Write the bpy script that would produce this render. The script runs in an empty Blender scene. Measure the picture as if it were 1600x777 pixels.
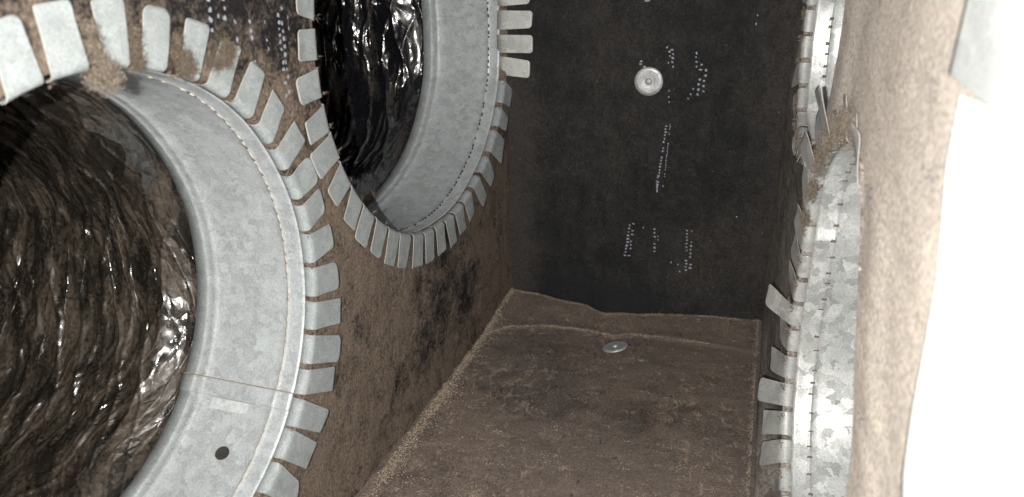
import bpy, math, random
import numpy as np
from mathutils import Vector, Matrix, noise as mn

random.seed(7)
rng = np.random.default_rng(7)
S = bpy.context.scene
COL = S.collection
R_ = math.radians

# ------------------------------------------------------------------ camera
YAW, PITCH, ROLL, FPX = -0.321, -0.385, -0.021, 1196.3
cy, sy, cp, sp, cr, sr = (math.cos(YAW), math.sin(YAW), math.cos(PITCH), math.sin(PITCH), math.cos(ROLL), math.sin(ROLL))
fw = Vector((sy * cp, cy * cp, sp))
r0 = Vector((cy, -sy, 0))
u0 = r0.cross(fw)
right = r0 * cr + u0 * sr
up = u0 * cr - r0 * sr
cam = bpy.data.cameras.new("camera")
camo = bpy.data.objects.new("camera", cam)
COL.objects.link(camo)
camo.matrix_world = Matrix(((right.x, up.x, -fw.x, 0), (right.y, up.y, -fw.y, 0), (right.z, up.z, -fw.z, 0), (0, 0, 0, 1)))
cam.sensor_width = 36
cam.lens = 36 * FPX / 1600
cam.clip_start, cam.clip_end = 0.005, 50
cam.dof.use_dof = True
cam.dof.focus_distance = 0.76
cam.dof.aperture_fstop = 26.9 / 3.2
S.camera = camo

# ------------------------------------------------------------------ light: the phone's flash, a trace of room light
w = bpy.data.worlds.new("World")
S.world = w
w.use_nodes = True
w.node_tree.nodes["Background"].inputs[0].default_value = (0.75, 0.85, 1.0, 1)
w.node_tree.nodes["Background"].inputs[1].default_value = 0.10
ld = bpy.data.lights.new("phone_flash", 'POINT')
ld.energy = 38
ld.color = (1.0, 0.965, 0.91)
ld.shadow_soft_size = 0.0035
lo = bpy.data.objects.new("phone_flash", ld)
COL.objects.link(lo)
lo.location = -right * 0.038 - up * 0.010 - fw * 0.06
S.view_settings.view_transform = 'Standard'
S.view_settings.look = 'None'
S.view_settings.exposure = 0.0
S.view_settings.gamma = 1.0
S.cycles.max_bounces = 8
S.cycles.sample_clamp_indirect = 4

# ------------------------------------------------------------------ frames of the panels
XL, XR, DB, HF = -0.314, 0.026, 0.9425, 0.479
TH = -0.022
class Frame:
    def __init__(s, o, t, n):            # o origin, t along, n outward (out of the box)
        s.o, s.t, s.n = Vector(o), Vector(t).normalized(), Vector(n).normalized()
    def P(s, u, z, d=0.0):               # d inward
        return s.o + s.t * u + Vector((0, 0, z)) - s.n * d
FL = Frame((XL, DB, 0), (-math.sin(TH), math.cos(TH), 0), (-math.cos(TH), -math.sin(TH), 0))
FR = Frame((XR, DB, 0), (-0.07, 1, 0), (1, 0.07, 0))

# ------------------------------------------------------------------ node helpers
def newmat(name):
    m = bpy.data.materials.new(name)
    m.use_nodes = True
    nt = m.node_tree
    return m, nt, nt.nodes["Principled BSDF"]
def N(nt, t, **kw):
    n = nt.nodes.new(t)
    for k, v in kw.items():
        if k in n.inputs: n.inputs[k].default_value = v
        else: setattr(n, k, v)
    return n
def mapped(nt, scale=(1, 1, 1), rot=(0, 0, 0)):
    tc = N(nt, 'ShaderNodeTexCoord')
    mp = N(nt, 'ShaderNodeMapping')
    mp.inputs['Scale'].default_value = scale
    mp.inputs['Rotation'].default_value = rot
    nt.links.new(tc.outputs['Object'], mp.inputs['Vector'])
    return mp.outputs['Vector']
def noise(nt, vec, scale, detail=4, rough=.55, dist=0):
    n = N(nt, 'ShaderNodeTexNoise')
    n.inputs['Scale'].default_value = scale
    n.inputs['Detail'].default_value = detail
    n.inputs['Roughness'].default_value = rough
    n.inputs['Distortion'].default_value = dist
    nt.links.new(vec, n.inputs['Vector'])
    return n.outputs['Fac']
def ramp(nt, fac, stops):
    n = N(nt, 'ShaderNodeValToRGB')
    e = n.color_ramp.elements
    while len(e) < len(stops): e.new(0.5)
    for el, (p, c) in zip(e, stops):
        el.position = p
        el.color = (c if isinstance(c, tuple) else (c, c, c)) + (1,) if not (isinstance(c, tuple) and len(c) == 4) else c
    nt.links.new(fac, n.inputs['Fac'])
    return n.outputs['Color']
def math_(nt, op, a, b=None, clamp=False):
    n = N(nt, 'ShaderNodeMath', operation=op, use_clamp=clamp)
    for i, v in enumerate((a, b)):
        if v is None: continue
        if isinstance(v, (int, float)): n.inputs[i].default_value = v
        else: nt.links.new(v, n.inputs[i])
    return n.outputs[0]
def mix(nt, fac, a, b, mode='MIX'):
    n = N(nt, 'ShaderNodeMix', data_type='RGBA', blend_type=mode)
    for key, v in ((0, fac), (6, a), (7, b)):
        if isinstance(v, (int, float)): n.inputs[key].default_value = v
        elif isinstance(v, tuple): n.inputs[key].default_value = v + (1,)
        else: nt.links.new(v, n.inputs[key])
    return n.outputs[2]
def bump(nt, h, strength, dist, prev=None):
    n = N(nt, 'ShaderNodeBump')
    n.inputs['Strength'].default_value = strength
    n.inputs['Distance'].default_value = dist
    nt.links.new(h, n.inputs['Height'])
    if prev is not None: nt.links.new(prev, n.inputs['Normal'])
    return n.outputs['Normal']

# ------------------------------------------------------------------ materials
def liner(name, stretch, black=(.0095, .0095, .011), brown=(.118, .083, .060), pale=(.30, .215, .14), fleck=.70, amt=.9, cool=None, bk=1.0, gr=(.62, 1.35)):
    m, nt, b = newmat(name)
    v = mapped(nt, stretch)
    iso = mapped(nt)
    at = N(nt, 'ShaderNodeAttribute', attribute_name='dust').outputs['Fac']
    n1 = noise(nt, v, 38, 6, .65, .4)
    n2 = noise(nt, iso, 420, 3, .6)
    n3 = noise(nt, v, 150, 5, .7, .8)
    s = math_(nt, 'ADD', math_(nt, 'MULTIPLY', math_(nt, 'SUBTRACT', n1, .5), amt * 1.5), math_(nt, 'MULTIPLY', math_(nt, 'SUBTRACT', n3, .5), amt * 1.3))
    s = math_(nt, 'ADD', s, math_(nt, 'MULTIPLY', math_(nt, 'SUBTRACT', n2, .5), amt * .6))
    f = math_(nt, 'ADD', at, s)
    fac = ramp(nt, f, [(.18, 0.), (.78, 1.)])
    c = mix(nt, fac, black, brown)
    grain = ramp(nt, n2, [(.30, gr[0]), (.70, gr[1])])
    c = mix(nt, 1.0, c, grain, 'MULTIPLY')
    if cool:
        cz = noise(nt, v, 9, 3, .5)
        c = mix(nt, ramp(nt, cz, [(.45, 0.), (.62, .3)]), c, cool)
        c = mix(nt, 1.0, c, grain, 'MULTIPLY')
        pz = noise(nt, v, 95, 6, .75, 1.2)
        pg = noise(nt, v, 14, 2, .5)
        c = mix(nt, math_(nt, 'MULTIPLY', ramp(nt, pz, [(.55, 0.), (.63, .9)]), ramp(nt, pg, [(.44, .15), (.58, 1.)])), c, pale)
        dk = noise(nt, v, 120, 5, .7, .6)
        c = mix(nt, ramp(nt, dk, [(.30, .8), (.38, 0.)]), c, black)
    # pale fibre ends
    vf = noise(nt, iso, 230, 2, .5, .2)
    gate = noise(nt, v, 22, 3, .6)
    fl = math_(nt, 'MULTIPLY', ramp(nt, vf, [(fleck, 0.), (fleck + .06, 1.)]), ramp(nt, gate, [(.42, .15), (.62, 1.)]))
    fl = math_(nt, 'MULTIPLY', fl, math_(nt, 'ADD', at, .12))
    c = mix(nt, fl, c, pale)
    nt.links.new(c, b.inputs['Base Color'])
    b.inputs['Roughness'].default_value = .82
    b.inputs['Specular IOR Level'].default_value = .25
    nrm = bump(nt, n3, .75 * bk, .0022)
    nrm = bump(nt, n2, .8 * bk, .0011, nrm)
    nt.links.new(nrm, b.inputs['Normal'])
    return m
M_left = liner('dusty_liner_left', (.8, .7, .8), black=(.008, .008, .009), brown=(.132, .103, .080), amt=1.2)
M_back = liner('black_liner', (1, 1, .75), black=(.0085, .0094, .0104), brown=(.034, .030, .0275), fleck=.70, amt=.65)
M_floor = liner('dusty_liner_floor', (1.0, .55, 1), brown=(.132, .104, .087), pale=(.25, .19, .145), fleck=.73, amt=.6, bk=.7, gr=(.84, 1.14), cool=(.066, .062, .064))
M_right = liner('dusty_glare_liner_right', (.28, .28, 1.0), brown=(.56, .505, .45), pale=(.7, .6, .5), fleck=.62, amt=.32, bk=.45)  # dust colour paled to paint in the flash glare on this wall

def galv(name, base=(.362, .388, .400), spang=.48, dusty=.08, sc=150, met=.22, rlo=.38, rhi=.6):
    m, nt, b = newmat(name)
    v = mapped(nt)
    dn = N(nt, 'ShaderNodeTexNoise'); dn.inputs['Scale'].default_value = 130; dn.inputs['Detail'].default_value = 4
    nt.links.new(v, dn.inputs['Vector'])
    dv = N(nt, 'ShaderNodeVectorMath', operation='MULTIPLY_ADD')
    dv.inputs[1].default_value = (.014, .014, .014)
    nt.links.new(dn.outputs['Color'], dv.inputs[0]); nt.links.new(v, dv.inputs[2])
    vo = N(nt, 'ShaderNodeTexVoronoi'); vo.inputs['Scale'].default_value = sc
    nt.links.new(dv.outputs[0], vo.inputs['Vector'])
    sep = N(nt, 'ShaderNodeSeparateColor'); nt.links.new(vo.outputs['Color'], sep.inputs[0])
    big = noise(nt, v, 26, 4, .6)
    fine = noise(nt, v, 700, 2, .6)
    val = math_(nt, 'ADD', math_(nt, 'MULTIPLY', sep.outputs[0], .55), math_(nt, 'MULTIPLY', big, .45))
    tone = ramp(nt, val, [(.2, 1 - .32 * spang), (.85, 1 + .32 * spang)])
    c = mix(nt, 1.0, base, tone, 'MULTIPLY')
    c = mix(nt, 1.0, c, ramp(nt, fine, [(.33, .80), (.66, 1.12)]), 'MULTIPLY')
    dst = noise(nt, v, 60, 6, .7, .5)
    df = ramp(nt, dst, [(.62 - .3 * dusty, 0.), (.85 - .2 * dusty, .25 + .6 * dusty)])
    c = mix(nt, df, c, (.34, .29, .22))
    nt.links.new(c, b.inputs['Base Color'])
    b.inputs['Metallic'].default_value = met
    b.inputs['Specular IOR Level'].default_value = .3
    nt.links.new(ramp(nt, sep.outputs[1], [(0, rlo), (1, rhi)]), b.inputs['Roughness'])
    nrm = bump(nt, sep.outputs[2], .10 * spang * 2, .0006)
    nrm = bump(nt, big, .25, .002, nrm)
    nrm = bump(nt, fine, .25, .0002, nrm)
    nt.links.new(nrm, b.inputs['Normal'])
    return m
M_galv = galv('galvanized_sheet')
M_tab = galv('galvanized_tab', base=(.25, .274, .280), spang=.4, dusty=.10, met=.0, rlo=.55, rhi=.75)  # same metal as the sleeve; shade of the bend put into a darker base
M_galvR = galv('spangled_sheet', base=(.62, .64, .63), spang=.8, sc=120, rlo=.24, rhi=.5, met=.5)  # spangles are the sheet's own; base raised to paint in flash glare
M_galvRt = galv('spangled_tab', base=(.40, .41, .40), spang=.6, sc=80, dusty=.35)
M_tabE = galv('shade_grey_galvanized_tab', base=(.47, .50, .50), spang=.3, met=.05, sc=80)  # darker copy of the near collar's sheet, off-flash shade in the base
M_galvE = galv('flash_white_galvanized_sheet', base=(.72, .73, .72), spang=.3, met=.1, sc=80)  # base paled to paint in the flash burn-out
def plain(name, col, rough=.8, met=0., bumpy=0):
    m, nt, b = newmat(name)
    v = mapped(nt)
    n = noise(nt, v, 300, 4, .6)
    c = mix(nt, 1.0, col, ramp(nt, n, [(.25, .72), (.75, 1.25)]), 'MULTIPLY')
    nt.links.new(c, b.inputs['Base Color'])
    b.inputs['Roughness'].default_value = rough
    b.inputs['Metallic'].default_value = met
    if bumpy: nt.links.new(bump(nt, n, bumpy, .001), b.inputs['Normal'])
    return m
M_cutedge = plain('bead_dust', (.38, .35, .30), .9)
M_dust = plain('fibre_dust', (.17, .136, .105), .95, bumpy=.6)
M_dustp = plain('pale_fibre', (.30, .245, .185), .85)
M_lint = plain('brown_lint', (.115, .090, .066), .95)
M_lint2 = plain('tan_lint', (.165, .137, .106), .95)
M_dustd = plain('brown_fibre', (.15, .115, .085), .95)
M_ridge = plain('dusty_ridge', (.33, .32, .29), .9)
M_seam = plain('seam_gap_shade', (.20, .16, .12), .9)  # dark line painting the shade in the gap of the lap seam
M_ink = plain('white_ink', (.22, .245, .285), .85)
M_dark = plain('dark_gap', (.02, .018, .016), .9)
M_sticker = plain('pale_stamp', (.37, .395, .40), .85)
M_washer = galv('washer_zinc', base=(.38, .39, .40), spang=.4, met=.45, sc=160)

def film(name, dusty, clean, lo, hi):
    m, nt, b = newmat(name)
    v = mapped(nt)
    at = N(nt, 'ShaderNodeAttribute', attribute_name='dust').outputs['Fac']
    ring = N(nt, 'ShaderNodeAttribute', attribute_name='ring').outputs['Vector']
    mpg = N(nt, 'ShaderNodeMapping'); mpg.inputs['Scale'].default_value = (.30, 1, 1); nt.links.new(ring, mpg.inputs['Vector'])
    n1 = noise(nt, mpg.outputs['Vector'], 52, 5, .6, .4)
    n2 = noise(nt, v, 330, 3, .6)
    f = math_(nt, 'ADD', at, math_(nt, 'ADD', math_(nt, 'MULTIPLY', math_(nt, 'SUBTRACT', n1, .5), 2.6), math_(nt, 'MULTIPLY', math_(nt, 'SUBTRACT', n2, .5), .5)))
    fac = ramp(nt, f, [(lo, 0.), (hi, 1.)])
    c = mix(nt, fac, clean, dusty)
    c = mix(nt, 1.0, c, ramp(nt, n2, [(.3, .55), (.7, 1.5)]), 'MULTIPLY')
    sp = noise(nt, v, 520, 2, .5)
    c = mix(nt, math_(nt, 'MULTIPLY', ramp(nt, sp, [(.66, 0.), (.72, .7)]), fac), c, (.16, .13, .10))
    nt.links.new(c, b.inputs['Base Color'])
    nt.links.new(ramp(nt, fac, [(0., .15), (1., .60)]), b.inputs['Roughness'])
    nt.links.new(ramp(nt, fac, [(0., .8), (1., .3)]), b.inputs['Specular IOR Level'])
    nt.links.new(ramp(nt, fac, [(0., .9), (1., .15)]), b.inputs['Coat Weight'])
    b.inputs['Coat Roughness'].default_value = .14
    # crumples, stretched along the rings
    def stretched(sc):
        mp = N(nt, 'ShaderNodeMapping'); mp.inputs['Scale'].default_value = sc
        nt.links.new(ring, mp.inputs['Vector']); return mp.outputs['Vector']
    def warped(vec, amt, scale):
        dn = N(nt, 'ShaderNodeTexNoise'); dn.inputs['Scale'].default_value = scale; dn.inputs['Detail'].default_value = 2
        nt.links.new(vec, dn.inputs['Vector'])
        dv = N(nt, 'ShaderNodeVectorMath', operation='MULTIPLY_ADD'); dv.inputs[1].default_value = (amt, amt, amt)
        nt.links.new(dn.outputs['Color'], dv.inputs[0]); nt.links.new(vec, dv.inputs[2])
        return dv.outputs[0]
    def cells(vec, scale):
        w_ = N(nt, 'ShaderNodeTexVoronoi', feature='DISTANCE_TO_EDGE'); w_.inputs['Scale'].default_value = scale
        nt.links.new(vec, w_.inputs['Vector']); return w_.outputs['Distance']
    c1 = cells(warped(stretched((.38, 1, 1)), .02, 26), 34)
    c2 = cells(warped(stretched((.6, 1, 1)), .012, 50), 95)
    def creases(sc, scale, p):
        n = noise(nt, stretched(sc), scale, 1, .5, 0)
        a_ = math_(nt, 'ABSOLUTE', math_(nt, 'SUBTRACT', n, .5))
        return math_(nt, 'POWER', math_(nt, 'SUBTRACT', 1., math_(nt, 'MULTIPLY', a_, 4., True), True), p)
    nrm = bump(nt, c1, .70, .008)
    nrm = bump(nt, creases((.07, 1, 1), 40, 14.), .35, .0022, nrm)
    nrm = bump(nt, c2, .60, .0036, nrm)
    nrm = bump(nt, n2, .35, .0006, nrm)
    nt.links.new(nrm, b.inputs['Normal'])
    return m
M_filmA = film('dusty_black_film', (.042, .033, .0245), (.014, .012, .010), .28, .80)
M_filmB = film('black_film', (.026, .021, .017), (.0065, .0065, .0085), .12, .50)

# ------------------------------------------------------------------ object helpers
def mesh_obj(name, verts, faces, mat, parent=None, smooth=True, attr=None, ring=None):
    me = bpy.data.meshes.new(name)
    me.from_pydata([tuple(v) for v in verts], [], faces)
    me.materials.append(mat)
    if smooth: me.polygons.foreach_set('use_smooth', [True] * len(me.polygons))
    if attr is not None:
        a = me.attributes.new('dust', 'FLOAT', 'POINT')
        a.data.foreach_set('value', np.asarray(attr, dtype=np.float32))
    if ring is not None:
        a = me.attributes.new('ring', 'FLOAT_VECTOR', 'POINT')
        a.data.foreach_set('vector', np.asarray(ring, dtype=np.float32).ravel())
    me.update()
    o = bpy.data.objects.new(name, me)
    COL.objects.link(o)
    if parent is not None: o.parent = parent
    return o
def tag(o, label=None, cat=None, group=None, kind=None):
    if label: o['label'] = label
    if cat: o['category'] = cat
    if group: o['group'] = group
    if kind: o['kind'] = kind
    return o
def empty(name, loc):
    e = bpy.data.objects.new(name, None)
    e.location = loc
    e.empty_display_size = .02
    COL.objects.link(e)
    return e
def adopt(o, root):                     # parent keeping world coordinates baked in the mesh
    o.parent = root
    o.matrix_parent_inverse = Matrix.Translation(-Vector(root.location))
    return o
def solid(o, th, off=-1):
    md = o.modifiers.new('thick', 'SOLIDIFY'); md.thickness = th; md.offset = off
    return o
def fbm(x, y, z, oct=4):
    return mn.fractal((x, y, z), 1.0, 2.0, oct)
def sst(a, b, x):
    t = min(1, max(0, (x - a) / (b - a)))
    return t * t * (3 - 2 * t)
def interp_per(pts):                    # periodic radius by angle in degrees
    pts = sorted(pts)
    xs = [p[0] - 360 for p in pts] + [p[0] for p in pts] + [p[0] + 360 for p in pts]
    ys = [p[1] for p in pts] * 3
    return lambda a: float(np.interp(a, xs, ys))

# ------------------------------------------------------------------ collars: centre in panel coordinates, hole radius by angle
CA = dict(fr=FL, c=(-.633, -.232), R=interp_per([(-180, .169), (-120, .168), (-64, .1662), (-47, .1662), (-38, .1655), (-30, .1655), (-20, .1655), (-10, .166), (0, .1665), (9, .168), (18, .169), (27, .1695), (36, .1705), (45, .172), (55, .1725), (64, .1725), (73, .1725), (81, .173), (90, .173), (99, .173), (120, .172), (150, .170)]))
CB = dict(fr=FL, c=(-.203, -.076), R=interp_per([(-12, .2015), (-180, .2235), (-171, .2255), (-164, .2265), (-150, .2245), (-137, .2218), (-123, .2185), (-109, .2145), (-102, .2118), (-95, .2095), (-80, .2085), (-72, .2080), (-63, .2085), (-54, .2105), (-40, .2105), (-25, .2095), (0, .1975), (12, .2015), (25, .2085), (40, .212), (90, .215), (150, .219)]))
CC = dict(fr=FR, c=(-.4418, -.32), R=interp_per([(-180, .129), (-120, .150), (-90, .162), (-51, .167), (-33, .170), (0, .163), (14, .163), (26, .170), (34, .186), (42, .199), (56, .198), (79, .194), (91, .196), (98, .189), (104, .176), (111, .159), (118, .148), (138, .132), (165, .129)]))
CD = dict(fr=FR, c=(-.243, -.090), R=interp_per([(-180, .085), (-130, .075), (-90, .078), (-60, .105), (-35, .135), (0, .140), (90, .140), (130, .11), (179, .085)]))
CE = dict(fr=FR, c=(-.805, -.064), R=lambda a: .140)

# ------------------------------------------------------------------ lined panels with round cut-outs
def panel(name, fr, u0, u1, z0, z1, holes, step, disp, dust, mat):
    nu, nz = int((u1 - u0) / step) + 1, int((z1 - z0) / step) + 1
    us, zs = np.linspace(u0, u1, nu), np.linspace(z0, z1, nz)
    U, Z = np.meshgrid(us, zs)
    U, Z = U.copy(), Z.copy()
    keep = np.ones((nz - 1, nu - 1), bool)
    cu, cz = (U[:-1, :-1] + U[1:, 1:]) / 2, (Z[:-1, :-1] + Z[1:, 1:]) / 2
    for h in holes:
        a, b = h['c']
        Rf = np.vectorize(lambda q, h=h: h['R'](q) + .0035)
        ang = np.degrees(np.arctan2(cz - b, cu - a))
        keep &= np.hypot(cu - a, cz - b) > Rf(ang)
    # snap the border of each cut-out onto its circle
    for h in holes:
        a, b = h['c']
        d = np.hypot(U - a, Z - b)
        Rv = np.vectorize(lambda q, h=h: h['R'](q) + .0035)(np.degrees(np.arctan2(Z - b, U - a)))
        near = np.abs(d - Rv) < step * 1.3
        touch = np.zeros_like(near)
        k = keep
        full = np.zeros((nz + 1, nu + 1), int); full[1:-1, 1:-1] = k
        cnt = full[:-1, :-1] + full[1:, :-1] + full[:-1, 1:] + full[1:, 1:]
        touch = (cnt > 0) & (cnt < 4) & near
        U[touch] = a + (U[touch] - a) * Rv[touch] / d[touch]
        Z[touch] = b + (Z[touch] - b) * Rv[touch] / d[touch]
    verts, dd = [], []
    for j in range(nz):
        for i in range(nu):
            u, z = U[j, i], Z[j, i]
            verts.append(fr.P(u, z, disp(u, z)))
            dd.append(dust(u, z))
    faces = [(j * nu + i, j * nu + i + 1, (j + 1) * nu + i + 1, (j + 1) * nu + i) for j in range(nz - 1) for i in range(nu - 1) if keep[j, i]]
    o = mesh_obj(name, verts, faces, mat, attr=dd)
    return tag(o, kind='structure')
def gauss(u, z, c, s):
    return math.exp(-(((u - c[0]) / s[0]) ** 2 + ((z - c[1]) / s[1]) ** 2))
def dispL(u, z):
    d = -.0012 + .0011 * fbm(u * 25, z * 12, 3) + .0005 * fbm(u * 120, z * 60, 9, 2)
    return min(d, -.0002)
def dustL(u, z):
    d = .80 + .10 * fbm(u * 8, z * 5, 1)
    d -= 0.50 * gauss(u, z, (-.225, -.33), (.05, .08)) + .42 * gauss(u, z, (-.17, -.40), (.05, .06)) + .28 * gauss(u, z, (-.30, -.42), (.06, .05))
    d -= .60 * gauss(u, z, (-.50, -.045), (.055, .045)) + .6 * gauss(u, z, (-.60, -.01), (.09, .04)) + .35 * gauss(u, z, (-.455, -.06), (.02, .07))
    return max(0, min(1, d))
panel('wall_left', FL, -1.02, .004, -.52, .22, [CA, CB], .0032, dispL, dustL, M_left)

def bulge(y, z):                         # the right liner pinches in at the floor
    return sst(-.445, -.479, z)
def dispR(u, z):
    d = -.0012 + .0010 * fbm(u * 7, z * 16, 13) + .0004 * fbm(u * 22, z * 70, 5, 2)
    d = min(d, -.0002)
    d += bulge(u, z) * (-u) * .07
    for C in (CC, CD):               # liner swollen over the near tabs
        du, dz = u - C['c'][0], z - C['c'][1]
        r, a = math.hypot(du, dz), math.degrees(math.atan2(dz, du))
        q = r - C['R'](a)
        d += .0024 * sst(100, 125, abs(a)) * sst(-.001, .004, q) * sst(.075, .03, q)
    return d
def dust_glareR(u, z):  # higher towards the lens: flash glare painted in with the dust
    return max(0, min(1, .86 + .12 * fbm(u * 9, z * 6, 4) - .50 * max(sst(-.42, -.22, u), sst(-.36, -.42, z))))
panel('wall_right', FR, -1.0, .004, -.52, .22, [CC, CD, CE], .0032, dispR, dust_glareR, M_right)

FB = Frame((0, DB, 0), (1, 0, 0), (0, 1, 0))
edge_x = [-.33, -.3197, -.2766, -.2391, -.2022, -.1748, -.1305, -.0454, .0261, .05]
edge_d = [0, 0, .002, .011, .016, .030, .020, .006, .0, 0]
def dispB(u, z):
    d = -.001 + .0012 * fbm(u * 14, z * 14, 6) + .0004 * fbm(u * 90, z * 90, 2, 2)
    return d + float(np.interp(u, edge_x, edge_d)) * sst(-.41, -.478, z)
def dustB(u, z):
    d = .30 + .16 * fbm(u * 9, z * 9, 21)
    d += .65 * sst(-.255, -.318, u) * sst(-.02, -.25, z) + .3 * sst(-.05, .03, u) + .30 * gauss(u, z, (-.05, -.38), (.05, .06)) + .25 * gauss(u, z, (-.17, -.17), (.08, .10))
    d -= .22 * gauss(u, z, (-.16, -.46), (.12, .03))
    return max(0, min(1, d))
panel('wall_back', FB, -.33, .075, -.50, .22, [], .003, dispB, dustB, M_back)

class FloorFrame:
    def P(s, x, y, d=0): return Vector((x, y, -HF + d))
crease = ([-.33, -.3108, -.2869, -.2384, -.1948, -.1514, -.1329, -.0959, -.0322, .0219, .05], [.832, .8343, .8559, .8715, .8709, .8653, .8777, .8776, .8785, .8741, .872])
def dispF(x, y):
    d = .0010 * fbm(x * 9, y * 20, 7) + .0008 * fbm(x * 34, y * 50, 17, 3) + .0005 * abs(fbm(x * 110, y * 190, 7, 2))
    yc = float(np.interp(x, *crease)) + .002 * fbm(x * 60, 0, 3, 2)
    d += .0024 * sst(yc - .003, yc + .001, y) * (1 - .5 * sst(-.06, .03, x)) + .010 * sst(yc, .95, y)
    return d
def dustF(x, y):
    d = .80 + .20 * fbm(x * 5, y * 9, 31)
    d -= .22 * gauss(x, y, (-.20, .78), (.06, .05)) + .18 * gauss(x, y, (-.10, .70), (.08, .04)) + .25 * gauss(x, y, (-.24, .70), (.05, .04))
    return max(0, min(1, d))
panel('floor', FloorFrame(), -.34, .05, .30, .962, [], .003, dispF, dustF, M_floor)

# ------------------------------------------------------------------ collar building
def body_mesh(C, prof, a0=-180, a1=180, n=300, closed=True):
    """prof: list of (depth outward, inward offset of the radius)"""
    V, F = [], []
    m = n if closed else n + 1
    for i in range(m):
        a = a0 + (a1 - a0) * i / n
        R = C['R'](a)
        ca, sa = math.cos(R_(a)), math.sin(R_(a))
        for d, o in prof:
            rr = R - o
            V.append(C['fr'].P(C['c'][0] + rr * ca, C['c'][1] + rr * sa, -d))
    k = len(prof)
    for i in range(n):
        j = (i + 1) % m
        for q in range(k - 1):
            F.append((i * k + q, j * k + q, j * k + q + 1, i * k + q + 1))
    return V, F
PROF = [(.0078, .0), (.011, .0), (.014, .0), (.0205, .0001), (.0216, .0003), (.0226, .0008), (.0236, .0008), (.0245, .0003), (.0255, .0), (.030, .0),
        (.045, 0), (.065, 0), (.080, .0), (.0900, .0001), (.0915, .0007), (.0930, .0012), (.0950, .0013), (.0965, .0009), (.0990, .0008), (.1015, .0009), (.1025, .0014), (.1035, .0009), (.113, .0009)]
def cpt(C, r, a, d=0.0):
    return C['fr'].P(C['c'][0] + r * math.cos(R_(a)), C['c'][1] + r * math.sin(R_(a)), d)
def tab_mesh(r1, t1, t2, r2, lead, nrm, e=.0012, b=.0048, rc=.005, curl=0.0, wav=0.0, arc=None):
    """r1,r2 roots on the panel; t1,t2 tip corners; lead points out of the box, nrm points into it"""
    nw, nl = 14, 14
    V, F = [], []
    L = ((t1 - r1).length + (t2 - r2).length) / 2
    W = (t1 - t2).length
    ph = random.random() * 9
    rows = []
    for i in range(nw + 1):
        w_ = i / nw
        w_ = .5 - .5 * math.cos(math.pi * w_) if True else w_
        rb = arc(w_) if arc else r1.lerp(r2, w_)
        ro = rb + nrm * e
        ti = t1.lerp(t2, w_) + nrm * e
        dirv = (ti - ro).normalized()
        ll = (ti - ro).length
        x = min(w_, 1 - w_) * W
        if x < rc: ll -= rc - math.sqrt(max(0, rc * rc - (rc - x) ** 2))
        s = rb + lead * .0100 + dirv * .0009
        A, Bp = ro + lead * b, ro + dirv * b
        row = [s]
        for q in range(6):
            t = q / 5
            row.append(A * (1 - t) ** 2 + ro * 2 * t * (1 - t) + Bp * t * t)
        for q in range(1, nl + 1):
            t = q / nl
            p = ro + dirv * (b + (ll - b) * t)
            p = p + nrm * (curl * t * t + wav * math.sin(ph + t * 3 + w_ * 2.5) * t)
            row.append(p)
        rows.append(row)
    k = len(rows[0])
    for row in rows: V += row
    for i in range(nw):
        for q in range(k - 1):
            F.append((i * k + q, (i + 1) * k + q, (i + 1) * k + q + 1, i * k + q + 1))
    return V, F
def add_tab(root, r1, t1, t2, r2, lead, nrm, mat, **kw):
    V, F = tab_mesh(r1, t1, t2, r2, lead, nrm, **kw)
    o = mesh_obj('tab', V, F, mat)
    o.data.materials.append(M_cutedge)
    solid(o, .0005, 0).modifiers['thick'].material_offset_rim = 1
    return adopt(o, root)
def polar_tab(root, C, row, mat, lift=0.0, **kw):
    n = -C['fr'].n
    r1, a1, tr1, b1, tr2, b2, r2, a2 = row
    if b2 - b1 > 300: b1 += 360
    R1, R2 = C['R'](a1) + .0001, C['R'](a2) + .0001
    P1, P2 = cpt(C, R1, a1), cpt(C, R2, a2)
    T1, T2 = cpt(C, tr1, b1, lift), cpt(C, tr2, b2, lift)
    arc = lambda w_: cpt(C, C['R'](a1 + (a2 - a1) * w_) + .0001, a1 + (a2 - a1) * w_)
    return add_tab(root, P1, T1, T2, P2, C['fr'].n, n, mat, arc=arc, **kw)
def dashes(C, depth, pitch, a0, a1, ln, wd, off, skip=.12):
    """short notches of the swaged bead, as slightly sunk dark-dust dashes"""
    V, F = [], []
    R = C['R'](0)
    n = int(R_(a1 - a0) * R / pitch)
    for i in range(n):
        if random.random() < skip: continue
        a = a0 + (a1 - a0) * (i + random.uniform(-.28, .28)) / n
        l = ln * random.uniform(.6, 1.2)
        da = math.degrees(l / C['R'](a)) / 2
        dd = depth + random.uniform(-1, 1) * wd * .25
        k = len(V)
        for aa, d2 in ((a - da, dd - wd / 2), (a + da, dd - wd / 2 + wd * .2), (a + da * .8, dd + wd / 2), (a - da * .8, dd + wd / 2)):
            for o in (off, off - .0008):
                V.append(cpt(C, C['R'](aa) - o, aa, -d2))
        F += [(k, k + 2, k + 4, k + 6), (k, k + 1, k + 3, k + 2), (k + 2, k + 3, k + 5, k + 4), (k + 4, k + 5, k + 7, k + 6), (k + 6, k + 7, k + 1, k)]
    return V, F
def strip(C, prof, a0, a1, n=60):
    return body_mesh(C, prof, a0, a1, n, closed=False)

def build_collar(C, label, group, mat, seam=None):
    root = empty('duct_collar', C['fr'].P(C['c'][0], C['c'][1], 0))
    tag(root, label, 'duct collar', group)
    V, F = body_mesh(C, PROF)
    o = adopt(mesh_obj('sleeve', V, F, mat), root); solid(o, .0002, 0)
    return root

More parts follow.
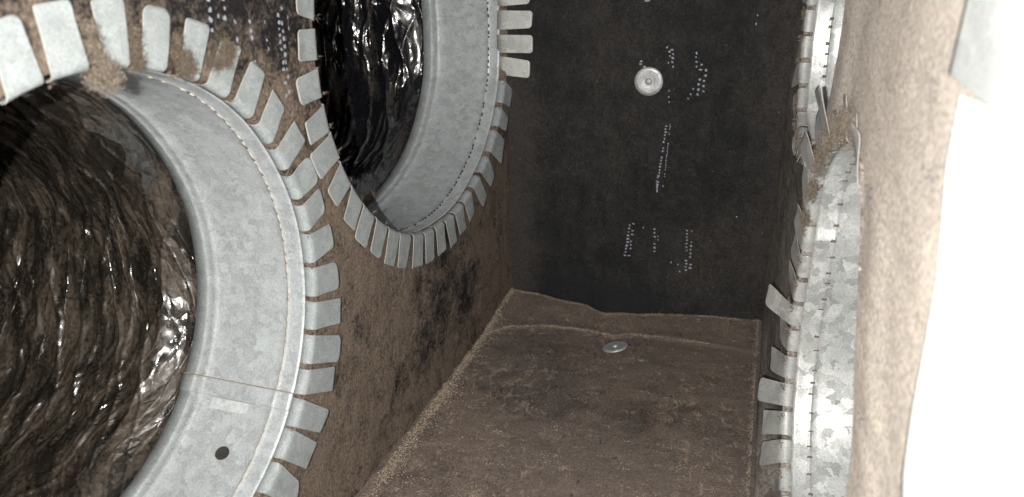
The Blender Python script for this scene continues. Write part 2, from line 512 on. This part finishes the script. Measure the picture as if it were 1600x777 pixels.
def cut_edge(C, wall, val):
    V, F = body_mesh(C, [(-.0006, -.0046), (.0012, -.0036), (.006, -.0030), (.012, -.0014), (.024, -.0012)], n=260)
    o = mesh_obj('cut_edge', V, F, bpy.data.objects[wall].data.materials[0], attr=[val] * len(V))
    o.parent = bpy.data.objects[wall]
for C, wl in ((CA, 'wall_left'), (CB, 'wall_left'), (CC, 'wall_right'), (CD, 'wall_right'), (CE, 'wall_right')):
    cut_edge(C, wl, .7 if wl == 'wall_left' else .35)
# lower left collar -------------------------------------------------
A_TABS = [
    [0.1739, 106.2, 0.2075, 104.2, 0.2075, 99.0, 0.1732, 99.0], [0.1743, 97.6, 0.209, 96.7, 0.2089, 90.9, 0.1732, 90.0],
    [0.1731, 86.3, 0.2076, 87.5, 0.2097, 81.6, 0.1721, 81.4], [0.1703, 78.5, 0.2074, 78.0, 0.2082, 72.1, 0.17, 72.7],
    [0.1705, 69.0, 0.2065, 69.2, 0.2082, 63.6, 0.17, 64.0], [0.1708, 61.7, 0.2039, 60.3, 0.2075, 55.1, 0.1695, 54.8],
    [0.1746, 52.8, 0.2047, 51.8, 0.2063, 47.0, 0.1684, 45.7], [0.1724, 43.1, 0.2012, 43.7, 0.2001, 38.3, 0.1667, 36.5],
    [0.1724, 34.3, 0.2002, 34.1, 0.2013, 28.1, 0.1652, 27.6], [0.1689, 25.4, 0.1957, 25.3, 0.1974, 17.8, 0.1644, 18.2],
    [0.1668, 16.2, 0.1967, 16.3, 0.1959, 10.1, 0.1641, 8.6], [0.1649, 7.7, 0.199, 6.1, 0.1987, 0.2, 0.1628, -0.6],
    [0.1639, -1.9, 0.2003, -3.8, 0.2016, -10.5, 0.1623, -10.2], [0.1623, -11.7, 0.2058, -13.2, 0.2057, -19.2, 0.1619, -19.5],
    [0.1625, -21.0, 0.2106, -22.3, 0.2121, -28.4, 0.1622, -29.0], [0.1637, -30.6, 0.2071, -29.6, 0.2107, -35.2, 0.1668, -37.4],
    [0.1627, -38.6, 0.2119, -39.6, 0.207, -45.1, 0.1634, -46.2], [0.1679, -46.9, 0.2101, -47.3, 0.2088, -53.4, 0.1631, -55.0],
    [0.1671, -56.1, 0.2054, -56.8, 0.214, -61.6, 0.1649, -64.6]]
a = -66.0
while a > -243:
    A_TABS.append([.166, a, .21, a - .6, .21, a - 6.4, .166, a - 7.2]); a -= 8.8
GL = 'collars let into the left wall'
rootA = build_collar(CA, 'galvanized duct collar low on the left wall, cut off by the left edge', GL, M_galv)
for i, row in enumerate(A_TABS):
    kw = dict(e=.0007 + .0004 * random.random(), wav=.0005, rc=random.choice((.002, .004, .0055, .0055)), curl=random.uniform(-.0003, .0012))
    if i in (15,): kw = dict(e=.0012, rc=.001)
    if i in (16,): kw = dict(e=.0022, rc=.004)
    if i == 9: kw['e'] = .0009
    polar_tab(rootA, CA, row, M_tab, **kw)
# overlapped seam of the sleeve, its printed patch and its screw hole
V, F = strip(CA, [(d, o + .0011) for d, o in PROF if d > .006], -37.6, -42.5, 12)
adopt(solid(mesh_obj('lap_seam', V, F, M_galv), .0006, 0), rootA)
V, F = strip(CA, [(.004, .0018), (.02, .0018), (.023, .0030), (.026, .0018), (.05, .0016), (.088, .0016), (.094, .0028), (.098, .0024), (.113, .0024)], -37.35, -37.62, 2)
adopt(mesh_obj('seam_line', V, F, M_seam), rootA)
V, F = strip(CA, [(.043, .0020), (.079, .0020)], -42.7, -45.8, 12)
adopt(mesh_obj('stamp', V, F, M_sticker), rootA)
# hole (a dark disc on the sleeve, the shade inside it painted)
V, F = [], []
hc, ha, hr = .051, -57.0, .0062
for ring, (rr, off) in enumerate(((1.0, .0008), (.85, .0006), (0.0, .0005))):
    for k in range(28):
        t = 2 * math.pi * k / 28
        aa = ha + math.degrees(hr * rr * math.sin(t) * .9 / .166)
        V.append(cpt(CA, CA['R'](aa) - off, aa, -(hc + hr * rr * math.cos(t))))
for ring in range(2):
    for k in range(28):
        F.append((ring * 28 + k, ring * 28 + (k + 1) % 28, (ring + 1) * 28 + (k + 1) % 28, (ring + 1) * 28 + k))
adopt(mesh_obj('screw_hole', V, F, M_dark), rootA)
V, F = strip(CA, [(.0221, .0010), (.0224, .0013), (.0234, .0013), (.0237, .0010)], -110, 110, 160)
adopt(mesh_obj('bead_ridge', V, F, M_ridge), rootA)
V, F = dashes(CA, .0228, .0085, -100, 100, .0078, .0012, .0017, .22)
adopt(mesh_obj('bead_stitch', V, F, M_cutedge), rootA)

# upper left collar -------------------------------------------------
B_TABS = [
    [0.217, 168.0, 0.2482, 168.6, 0.2486, 173.3, 0.2199, 174.4], [0.2206, 175.8, 0.2483, 175.8, 0.2532, 180.8, 0.2248, 181.6],
    [0.2244, -177.0, 0.2578, -176.6, 0.2577, -172.1, 0.226, -171.3], [0.2264, -169.8, 0.2582, -169.3, 0.2579, -165.1, 0.2274, -164.2],
    [0.2271, -163.9, 0.2634, -163.9, 0.2603, -158.4, 0.2258, -157.9], [0.2255, -156.6, 0.2579, -155.6, 0.2551, -150.7, 0.2246, -150.2],
    [0.2249, -149.7, 0.2551, -147.4, 0.2519, -142.5, 0.2244, -143.6], [0.2244, -142.9, 0.256, -141.4, 0.2552, -136.6, 0.2212, -136.7],
    [0.2215, -135.9, 0.2538, -134.6, 0.2537, -129.6, 0.2202, -129.8], [0.221, -128.9, 0.2548, -127.6, 0.253, -122.7, 0.2181, -122.9],
    [0.2184, -122.5, 0.2531, -121.1, 0.2515, -116.3, 0.217, -116.1], [0.2179, -114.8, 0.2517, -113.2, 0.2486, -107.8, 0.214, -108.7],
    [0.2141, -107.8, 0.2485, -106.4, 0.247, -101.3, 0.2106, -102.0], [0.2106, -100.7, 0.2448, -99.0, 0.2417, -94.6, 0.2073, -94.8],
    [0.2091, -93.9, 0.2448, -91.8, 0.2436, -87.5, 0.2061, -87.9], [0.2081, -86.8, 0.2401, -85.3, 0.2417, -80.9, 0.2056, -80.2],
    [0.2077, -78.9, 0.2387, -78.2, 0.2375, -73.8, 0.2042, -72.5], [0.2136, -70.4, 0.2462, -68.5, 0.244, -64.1, 0.2047, -64.4],
    [0.2076, -62.6, 0.2422, -60.7, 0.2424, -56.1, 0.2108, -55.0], [0.2179, -52.6, 0.2476, -50.6, 0.2391, -43.5, 0.2106, -44.2],
    [0.2166, -42.3, 0.2342, -41.0, 0.2344, -36.5, 0.2073, -35.4], [0.2095, -33.6, 0.2343, -32.6, 0.2318, -27.0, 0.2013, -25.8]]
a = 166.0
while a > 60:
    B_TABS.append([.218, a, .252, a - .6, .252, a - 5.0, .218, a - 5.6]); a -= 6.9
rootB = build_collar(CB, 'upper galvanized duct collar on the left wall, reaching the back corner', GL, M_galv)
for i, row in enumerate(B_TABS):
    if i <= 21 and i > 0 and row[2] > row[0] and row[3] < -90 or i <= 21:
        pass
    r1, a1, tr1, b1, tr2, b2, r2, a2 = row
    lift = .0
    e = .0012 + .0006 * random.random()
    if i == 4: e = .0026
    if 12 <= i: lift = .001 if i < 17 else .0025
    polar_tab(rootB, CB, [r1, a1, tr1, b1, tr2, b2, r2, a2], M_tab, lift=lift, e=e, wav=.0006, rc=random.choice((.0015, .003, .0045)), curl=random.uniform(0, .0012))
# tabs that meet the back wall lie along it
Yb = DB - .0045
for (ax, az, bx, bz, cx, cz, dx, dz) in [(-.3209, -.1617, -.2833, -.1645, -.2823, -.143, -.3178, -.1384), (-.3168, -.1336, -.2788, -.1335, -.2786, -.1118, -.3163, -.1116),
                                         (-.3161, -.1054, -.2802, -.1033, -.2783, -.0829, -.3147, -.0824), (-.3146, -.0771, -.2823, -.0746, -.2814, -.059, -.3141, -.0568),
                                         (-.3146, -.0500, -.2813, -.0480, -.2814, -.031, -.3141, -.029)]:
    P = [Vector((max(x, -.3165), Yb - (.002 if i in (0, 3) else 0), z)) for i, (x, z) in enumerate(((ax, az), (bx, bz), (cx, cz), (dx, dz)))]
    add_tab(rootB, P[0], P[1], P[2], P[3], FL.n, Vector((0, -1, 0)), M_galvRt, e=.0008, b=.002, rc=.004)
V, F = dashes(CB, .0224, .0070, -120, 60, .0044, .0018, .0013)
adopt(mesh_obj('bead_stitch', V, F, M_dark), rootB)

# right wall collars -------------------------------------------------
GR = 'collars let into the right wall'
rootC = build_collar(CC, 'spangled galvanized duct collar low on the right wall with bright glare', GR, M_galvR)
# (start angle, end angle, tip radius, inward lift)
def ring_tabs(root, C, a0, a1, pitch, gap, lfun, mat, rc=.005, wav=.0012, e=.0012, flow=False):
    a = a0
    while a < a1:
        if lfun(a) is None:              # buried under the swollen liner
            a += pitch; continue
        L, lift, sk = lfun(a)
        R0 = C['R'](a)
        b1, b2 = a + gap / 2, a + pitch - gap / 2
        q = .3 if gap > 0 else 0
        L2 = lfun(a + pitch)[0] if flow and lfun(a + pitch)[1] == lift else L
        row = [R0, b1, R0 + L, b1 + q + sk, R0 + L2, b2 - q + sk, R0, b2]
        polar_tab(root, C, row, mat, lift=lift, e=e, wav=wav, rc=rc)
        a += pitch * (1 + random.uniform(-.03, .03))
liftC = {}
def lC(a):
    a = (a + 180) % 360 - 180
    if -50 < a < 60:
        t = [(-44, .015, 0), (-35, .019, 0), (-26, .011, 0), (-17, .005, 0), (-8, .021, 1.5), (1, .003, 0), (9, .004, 0), (18, .006, 0), (27, .006, 3), (36, .010, 0), (45, .004, 0), (54, .012, 5)]
        q = min(t, key=lambda v: abs(v[0] - a))
        L = .040
        return math.sqrt(max(L * L - q[1] ** 2, 1e-4)), q[1], q[2]
    if 98 < a or a < -95: return None
    return random.uniform(.020, .034), random.uniform(.0005, .0045), random.uniform(-5, 4)
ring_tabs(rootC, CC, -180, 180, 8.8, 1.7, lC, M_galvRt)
V, F = dashes(CC, .0228, .0135, -80, 80, .0020, .0042, .0013)
adopt(mesh_obj('bead_stitch', V, F, M_dustd), rootC)

rootD = build_collar(CD, 'crumpled galvanized duct collar at the top of the right wall beside the black back wall', GR, M_galvR)
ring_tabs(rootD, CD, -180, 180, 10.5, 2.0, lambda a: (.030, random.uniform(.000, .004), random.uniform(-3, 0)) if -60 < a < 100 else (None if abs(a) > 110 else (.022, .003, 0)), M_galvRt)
V, F = dashes(CD, .0228, .0120, -80, 80, .0030, .0040, .0013)
adopt(mesh_obj('bead_stitch', V, F, M_dustd), rootD)

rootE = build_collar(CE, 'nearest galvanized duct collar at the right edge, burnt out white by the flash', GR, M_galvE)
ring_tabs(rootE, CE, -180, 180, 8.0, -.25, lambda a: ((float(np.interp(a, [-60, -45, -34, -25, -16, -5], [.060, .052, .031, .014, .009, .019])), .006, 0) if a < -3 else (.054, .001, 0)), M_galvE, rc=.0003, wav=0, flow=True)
for _o in rootE.children:               # tabs angled off the flash, their shade painted as a darker base
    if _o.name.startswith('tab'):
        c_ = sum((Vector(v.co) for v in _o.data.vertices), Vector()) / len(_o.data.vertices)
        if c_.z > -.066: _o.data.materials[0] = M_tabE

# ------------------------------------------------------------------ flexible duct liners behind the two left collars
def flex(C, label, mat, seed, dustf, depth=.55, drift=(0, 0), amp=1.0, a_lo=-180):
    nph, ns = 640, 360
    V, F, D, G = [], [], [], []
    for j in range(ns):
        t = j / (ns - 1)
        s = .1135 + depth * (t ** 1.15)
        sd = s - .1135
        for i in range(nph):
            a = -180 + 360 * i / nph
            ca, sa = math.cos(R_(a)), math.sin(R_(a))
            R = C['R'](a) + .0015
            env = sst(0, .03, sd)
            # long folds that follow the ring, each drifting and dying out as it goes round
            x, y = ca, sa
            ph = sd * 40 + 2.1 * fbm(x * 1.0, y * 1.0, seed + sd * 2.5, 2) + .16 * fbm(x * 2.5, y * 2.5, seed + sd * 22, 3)
            fold = abs((ph % 1.0) - .5) * 2
            st = .5 + .5 * fbm(x * 1.6, y * 1.6, seed + 31 + math.floor(ph + .5) * 1.7, 2)
            d = .0040 * fold ** 7 * max(.05, st) * env * amp
            d += .0110 * (0.5 + fbm(x * 1.3, y * 1.3, seed + 5 + sd * 7, 1)) * env * amp
            rd = 1 - abs(fbm(x * 1.5, y * 1.5, seed + sd * 32, 1))
            d += .0022 * rd ** 10 * env * amp
            qx = x * 2.6 + .2 * fbm(x * 3, y * 3, sd * 20, 1); qy = y * 2.6
            v1, _p = mn.voronoi((qx, qy, seed + sd * 27 + .5 * fbm(x * 1.3, y * 1.3, seed, 1)))
            v2, _p = mn.voronoi((qx * 2.5, qy * 2.5, seed + sd * 100))
            d += (.0060 * min(v1[0], .8) + .0014 * min(v2[0], .8)) * env * amp
            G.append((R_(a) * .18, s + .034 * fbm(x * 1.3, y * 1.3, seed + 50 + sd * 5, 2), 0))
            rr = R - d - sd * .02
            V.append(C['fr'].P(C['c'][0] + rr * ca + drift[0] * sd * sd, C['c'][1] + rr * sa + drift[1] * sd * sd, -s + .004 * env * fbm(x * 4, y * 4, seed + sd * 20, 3)))
            D.append(dustf(a, sd))
    for j in range(ns - 1):
        for i in range(nph):
            k = (i + 1) % nph
            F.append((j * nph + i, j * nph + k, (j + 1) * nph + k, (j + 1) * nph + i))
    # closed far end, where the duct turns away
    V.append(C['fr'].P(C['c'][0], C['c'][1], -(.1135 + depth + .02))); D.append(.5); G.append((0, 1, 0))
    c0 = (ns - 1) * nph
    for i in range(nph): F.append((c0 + i, c0 + (i + 1) % nph, len(V) - 1))
    o = mesh_obj('flexible_duct', V, F, mat, attr=D, ring=G)
    return tag(o, label, 'flexible duct', 'flexible ducts beyond the left collars')
def dA(a, s):
    low = sst(40, -40, a)
    return .36 + .14 * low * sst(.5, .0, s) + .04 * low + .10 * gauss(a, s, (10, .01), (30, .03))
def dB(a, s):
    return .06 + .12 * sst(.02, .0, s) * sst(20, -80, a) + .16 * gauss(a, s, (0, .16), (60, .05))
flex(CA, 'dusty black plastic flexible duct, folded in rings, seen through the lower left collar', M_filmA, 11, dA)
flex(CB, 'shiny crumpled black plastic flexible duct seen through the upper left collar', M_filmB, 41, dB, amp=1.25)

# ------------------------------------------------------------------ insulation pin washers
def washer(loc, ax_n, r, label):
    root = empty('pin_washer', loc)
    tag(root, label, 'washer', 'insulation pin washers')
    n = Vector(ax_n).normalized()
    a = n.orthogonal().normalized(); b = n.cross(a)
    def lathe(name, prof, mat, seg=48):
        V, F = [], []
        for (rr, h) in prof:
            for k in range(seg):
                t = 2 * math.pi * k / seg
                V.append(a * rr * math.cos(t) + b * rr * math.sin(t) + n * h)
        for q in range(len(prof) - 1):
            for k in range(seg):
                F.append((q * seg + k, q * seg + (k + 1) % seg, (q + 1) * seg + (k + 1) % seg, (q + 1) * seg + k))
        F.append(tuple(range((len(prof) - 1) * seg, len(prof) * seg)))
        o = mesh_obj(name, V, F, mat); o.parent = root
        return o
    lathe('disc', [(r, -.0012), (r * 1.0, .0002), (r * .985, .0006), (r * .75, .0006), (r * .40, .0004), (r * .27, .0000), (r * .22, .0001), (.002, .0002)], M_washer)
    lathe('pin_head', [(r * .24, .0003), (r * .23, .0016), (r * .18, .0024), (r * .09, .0027), (.0003, .0028)], M_washer, 28)
    return root
washer((-.1337, DB - .002, -.1641), (0, -1, 0), .0172, 'round zinc washer pinned to the black back wall')
washer((-.1453, .838, -HF + .0035), (-.22, .04, 1), .0160, 'round zinc washer pinned flat on the brown floor liner near the crease')

# ------------------------------------------------------------------ broken printing on the liner (dot rows)
def ink_dots(name, fr, rows, parent_name, dispf, dash=.0030):
    V, F = [], []
    for (u0, z0, u1, z1, wob, size, gapp) in rows:
        L = math.hypot(u1 - u0, z1 - z0)
        n = max(2, int(L / (dash * gapp)))
        for i in range(n):
            if random.random() < .24: continue
            t = (i + .5) / n
            u = u0 + (u1 - u0) * t + random.uniform(-1, 1) * wob
            z = z0 + (z1 - z0) * t + random.uniform(-1, 1) * wob * .5
            k = len(V)
            m = 7
            sx, sz = size * random.uniform(.8, 1.4), dash * random.uniform(.38, .62)
            for q in range(m):
                th = 2 * math.pi * q / m
                jr = random.uniform(.55, 1.2)
                uu, zz = u + sx * jr * math.cos(th), z + sz * jr * math.sin(th)
                V.append(fr.P(uu, zz, dispf(uu, zz) + .0005))
            F.append(tuple(range(k, k + m)))
    o = mesh_obj(name, V, F, M_ink, smooth=False)
    o.parent = bpy.data.objects[parent_name]
    return o
rowsB = [
    (-.1456, -.138, -.1440, -.152, .0012, .0022, 1.2), (-.1400, -.145, -.1389, -.154, .001, .0018, 1.2),
    (-.1125, -.122, -.1110, -.145, .0022, .0011, 1.5), (-.1075, -.124, -.1065, -.148, .0012, .0016, 1.4), (-.1095, -.172, -.1075, -.192, .0014, .0012, 1.7),
    (-.0785, -.127, -.0795, -.148, .001, .0014, 1.6), (-.0730, -.140, -.0750, -.181, .0005, .0018, 1.75), (-.0672, -.146, -.0690, -.177, .0005, .0018, 1.75), (-.0800, -.168, -.0850, -.186, .002, .0011, 1.6),
    (-.1095, -.212, -.1175, -.305, .0004, .0013, 1.35), (-.1050, -.214, -.1095, -.297, .0004, .0006, 1.0), (-.1165, -.28, -.118, -.306, .0015, .0010, 1.2),
    (-.1500, -.350, -.1545, -.398, .0004, .0016, 1.5), (-.1450, -.347, -.1490, -.398, .0005, .0018, 1.6), (-.1360, -.338, -.1330, -.356, .0018, .0010, 1.6),
    (-.1180, -.352, -.1155, -.388, .0006, .0014, 1.7), (-.1140, -.356, -.1125, -.372, .0008, .0009, 1.5),
    (-.0760, -.350, -.0740, -.410, .0006, .0013, 1.5), (-.0700, -.350, -.0690, -.412, .0006, .0015, 1.6), (-.0860, -.398, -.0820, -.413, .0012, .0012, 1.4), (-.0950, -.396, -.0920, -.408, .001, .0008, 1.4),
    (-.1411, -.066, -.1405, -.072, .001, .0030, 1.2), (-.0170, -.325, -.0140, -.345, .002, .0009, 1.9), (-.0080, -.045, -.016, -.10, .0010, .0008, 3)]
ink_dots('printed_mark', FB, rowsB, 'wall_back', dispB)
rowsL = [(-.534, -.022, -.536, -.052, .0008, .0016, 1.5), (-.527, -.022, -.529, -.044, .0008, .0013, 1.5), (-.521, -.022, -.523, -.046, .0008, .0014, 1.5), (-.514, -.026, -.515, -.060, .0008, .0014, 1.5),
         (-.499, -.045, -.500, -.076, .0006, .0016, 1.4), (-.4835, -.04, -.484, -.07, .0005, .0008, 1.6), (-.466, -.030, -.470, -.104, .0006, .0018, 1.35), (-.462, -.034, -.466, -.102, .0006, .0014, 1.45), (-.455, -.03, -.457, -.06, .0006, .0008, 1.8)]
ink_dots('printed_mark', FL, rowsL, 'wall_left', dispL, dash=.0034)

# ------------------------------------------------------------------ frayed fibre, grains and lint
def fibres(V, F, p, nrm, n, L, spread, w=.00035, lean=None):
    for _ in range(n):
        d = Vector((random.gauss(0, 1), random.gauss(0, 1), random.gauss(0, 1))).normalized() * 1.0 + nrm * random.uniform(.1, .9)
        if lean is not None: d += lean * random.uniform(.3, 1.5)
        d.normalize()
        s = p + Vector([random.gauss(0, spread) for _ in range(3)])
        s -= nrm * (s - p).dot(nrm) * .8
        l = L * random.uniform(.3, 1.2)
        side = d.cross(Vector((random.random(), random.random(), random.random()))).normalized() * w
        mid = s + d * l * .55 + side * random.uniform(-3, 3)
        k = len(V)
        V += [s + side, s - side, mid + side * .7, mid - side * .7, s + d * l]
        F += [(k, k + 1, k + 3, k + 2), (k + 2, k + 3, k + 4)]
def grains(V, F, p, nrm, size):
    a = nrm.orthogonal().normalized(); b = nrm.cross(a)
    k = len(V)
    t0 = random.random() * 6
    m = 5
    for q in range(m):
        t = t0 + 2 * math.pi * q / m
        V.append(p + (a * math.cos(t) + b * math.sin(t)) * size * random.uniform(.5, 1.2))
    V.append(p + nrm * size * random.uniform(.5, 1.1))
    F += [(k + q, k + (q + 1) % m, k + m) for q in range(m)]
for _o in bpy.data.objects:
    if _o.name.startswith('bead_stitch'): _o['kind'] = 'stuff'
def finish(name, V, F, mat, label, smooth=False):
    o = mesh_obj(name, V, F, mat, smooth=smooth)
    return tag(o, label, 'lint', kind='stuff')
def poly(pts, t):
    L = [0]
    for a, b in zip(pts[:-1], pts[1:]): L.append(L[-1] + (Vector(b) - Vector(a)).length)
    s = t * L[-1]
    for i in range(len(pts) - 1):
        if s <= L[i + 1] or i == len(pts) - 2:
            q = (s - L[i]) / (L[i + 1] - L[i])
            return Vector(pts[i]).lerp(Vector(pts[i + 1]), q)
def floorz(x, y): return -HF + dispF(x, y)
# left joint of the floor
Vp, Fp, Vb, Fb = [], [], [], []
for _ in range(7500):
    t = random.random()
    if fbm(t * 14, 2, 3, 3) + .1 < random.uniform(-.5, .5): continue
    y = .46 + .49 * t
    x = -.3165 + abs(random.gauss(0, .0028 + .004 * (1 - t)))
    if random.random() < .12: x += random.random() * .02
    Q = Vector((x, y, floorz(x, y) + max(0, .006 - (x + .3165)) * random.random()))
    if random.random() < .5: grains(Vp, Fp, Q, Vector((0, 0, 1)), random.uniform(.0003, .0011))
    else: grains(Vb, Fb, Q, Vector((.4, 0, .9)).normalized(), random.uniform(.0004, .0014))
# right joint of the floor
for _ in range(1500):
    y = .55 + .39 * random.random()
    if fbm(y * 30, 5, 7, 3) < random.uniform(-.5, .3): continue
    x = .024 - abs(random.gauss(0, .0022))
    Q = Vector((x, y, floorz(x, y) + random.random() * .003))
    (grains(Vp, Fp, Q, Vector((0, 0, 1)), random.uniform(.0003, .0007)) if random.random() < .5 else grains(Vb, Fb, Q, Vector((-.4, 0, .9)).normalized(), random.uniform(.0004, .0012)))
# back joint and crease
for _ in range(2000):
    x = -.318 + .342 * random.random()
    if fbm(x * 40, 1, 7, 3) < random.uniform(-.6, .3): continue
    y = DB - float(np.interp(x, edge_x, edge_d)) - .0015 - abs(random.gauss(0, .0010))
    Q = Vector((x, y, floorz(x, y) + random.random() * .0025))
    (grains(Vp, Fp, Q, Vector((0, -.5, 1)).normalized(), random.uniform(.0002, .0007)) if random.random() < .6 else grains(Vb, Fb, Q, Vector((0, 0, 1)), random.uniform(.0004, .0012)))
for _ in range(1500):
    x = -.31 + .28 * random.random() ** 1.15
    if fbm(x * 30, 5, 7, 3) < random.uniform(-.6, .3): continue
    y = float(np.interp(x, *crease)) + .002 * fbm(x * 60, 0, 3, 2) + random.gauss(0, .0008)
    Q = Vector((x, y, floorz(x, y)))
    grains(Vp if random.random() < .5 else Vp, Fp, Q, Vector((0, -.5, 1)).normalized(), random.uniform(.0002, .0007))
# scattered crumbs on the floor, more of them nearer
for _ in range(900):
    x, y = random.uniform(-.31, .02), .5 + .44 * random.random() ** 1.5
    Q = Vector((x, y, floorz(x, y)))
    if random.random() < .45:
        for _k in range(random.randint(4, 16)):
            q2 = Q + Vector((random.gauss(0, .004), random.gauss(0, .0015), 0)); q2.z = floorz(q2.x, q2.y)
            grains(Vp, Fp, q2, Vector((0, 0, 1)), random.uniform(.0002, .0007))
    else: grains(Vp, Fp, Q, Vector((0, 0, 1)), random.uniform(.0002, .0005))
finish('fibre_crumbs', Vp, Fp, M_dustp, 'pale tan fibre crumbs along the joints of the floor liner')
finish('fibre_dust', Vb, Fb, M_dust, 'brown granular dust heaped along the floor joints')

# lint caught between tabs of the lower left collar
def lint_patch(C, pts, n, L, spread, mat, label, lift=.003, blob=True):
    V, F = [], []
    nrm = -C['fr'].n
    for _ in range(int(n * 1.5)):
        i = random.randrange(len(pts))
        r, a, s = pts[i]
        p = cpt(C, r + random.gauss(0, s), a + math.degrees(random.gauss(0, s) / r), random.uniform(0, lift))
        if random.random() < .35: grains(V, F, p, (nrm + Vector((random.gauss(0, .4), random.gauss(0, .4), random.gauss(0, .4)))).normalized(), random.uniform(.0003, .0009))
        else: fibres(V, F, p, nrm, 6, L * .6, spread * .7, w=.00014)
    return finish('lint_clump', V, F, mat, label)
lint_patch(CA, [(.178, 88.2, .0022), (.186, 88.7, .0018), (.172, 88, .003), (.169, 90, .0028), (.170, 86, .0028), (.194, 89, .0014), (.166, 87, .0025)], 1100, .004, .002, M_lint2, 'tan lint clump hanging over the rim of the lower left collar', lift=.005)
lint_patch(CA, [(.176, 80, .0022), (.184, 80, .0016), (.192, 80, .0014)], 500, .004, .002, M_lint, 'tan lint in the slot right of the hanging clump')
lint_patch(CA, [(.176, 68.8, .0024), (.184, 70.3, .0022), (.178, 66.8, .0026), (.184, 68, .0022), (.192, 70.6, .0016)], 800, .004, .002, M_lint, 'brown lint tuft spilling over a tab right of the first tuft')
lint_patch(CA, [(.196, 59.8, .003), (.188, 60.5, .0022), (.200, 57.4, .0026), (.193, 58, .0022), (.203, 59, .0015)], 900, .004, .002, M_lint, 'brown lint tuft covering a tab tip near the printed marks')
lint_patch(CC, [(.196, 66, .005), (.204, 76, .005), (.190, 56, .005), (.21, 86, .005), (.182, 45, .004), (.176, 34, .003)], 1000, .006, .003, M_lint2, 'tan dust packed between the crumpled tabs high on the right wall', lift=.006)
V, F = [], []
for (u, z, r) in ((-.413, -.307, .0022), (-.411, -.309, .0016), (-.400, -.338, .0010), (-.398, -.362, .0012), (-.350, -.40, .001), (-.44, -.40, .001)):
    for _ in range(7): grains(V, F, FL.P(u + random.gauss(0, r * .5), z + random.gauss(0, r * .5), .0003), -FL.n, r * random.uniform(.4, .8))
finish('dirt_specks', V, F, M_dark, 'black specks of dirt on the brown left wall')
# frayed slots
V, F = [], []
for C, tabs, rr in ((CA, A_TABS[:19], -.001), (CB, B_TABS[:22], -.001)):
    for row in tabs:
        p = cpt(C, C['R'](row[7]) + rr, row[7] - .7, .0005)
        fibres(V, F, p, -C['fr'].n, 12, .0045, .0010, w=.00028)
for C, lo, hi in ((CC, -60, 90), (CD, -100, 60)):
    a = lo
    while a < hi:
        fibres(V, F, cpt(C, C['R'](a) + .002, a, .001), -C['fr'].n, 22, .006, .002, w=.00035)
        for _ in range(30): grains(V, F, cpt(C, C['R'](a) + random.uniform(0, .02), a + random.gauss(0, .7), random.uniform(0, .004)), -C['fr'].n, random.uniform(.0006, .0018))
        a += 8.8
finish('slot_fibres', V, F, M_dustd, 'brown liner fibres frayed out of the slots between tabs')
# tan lint on the lower lip of the upper left sleeve
V, F = [], []
for _ in range(420):
    a = random.gauss(-86, 2.2)
    p = cpt(CB, CB['R'](a) - random.uniform(0, .006), a, -.112 + random.gauss(0, .003))
    grains(V, F, p, Vector((0, .2, 1)).normalized(), random.uniform(.0008, .002))
finish('lint_clump', V, F, M_dust, 'tan lint heap on the lower lip of the upper left sleeve')
# dark smudges and loose threads on the right liner
V, F = [], []
for (u, z, r, n) in ((-.50, -.135, .0016, 60), (-.515, -.20, .0012, 30), (-.60, -.095, .0016, 50), (-.57, -.235, .0012, 30), (-.49, -.10, .0010, 20), (-.585, -.06, .0012, 30)):
    for _ in range(n):
        uu, zz = u + random.gauss(0, r * 4), z + random.gauss(0, r * 2)
        grains(V, F, FR.P(uu, zz, dispR(uu, zz) + .0003), -FR.n, r * random.uniform(.15, .6))
finish('dirt_specks', V, F, plain('grey_dirt', (.10, .095, .10), .9), 'grey dirt smudges on the dusty right wall, pale with painted glare')
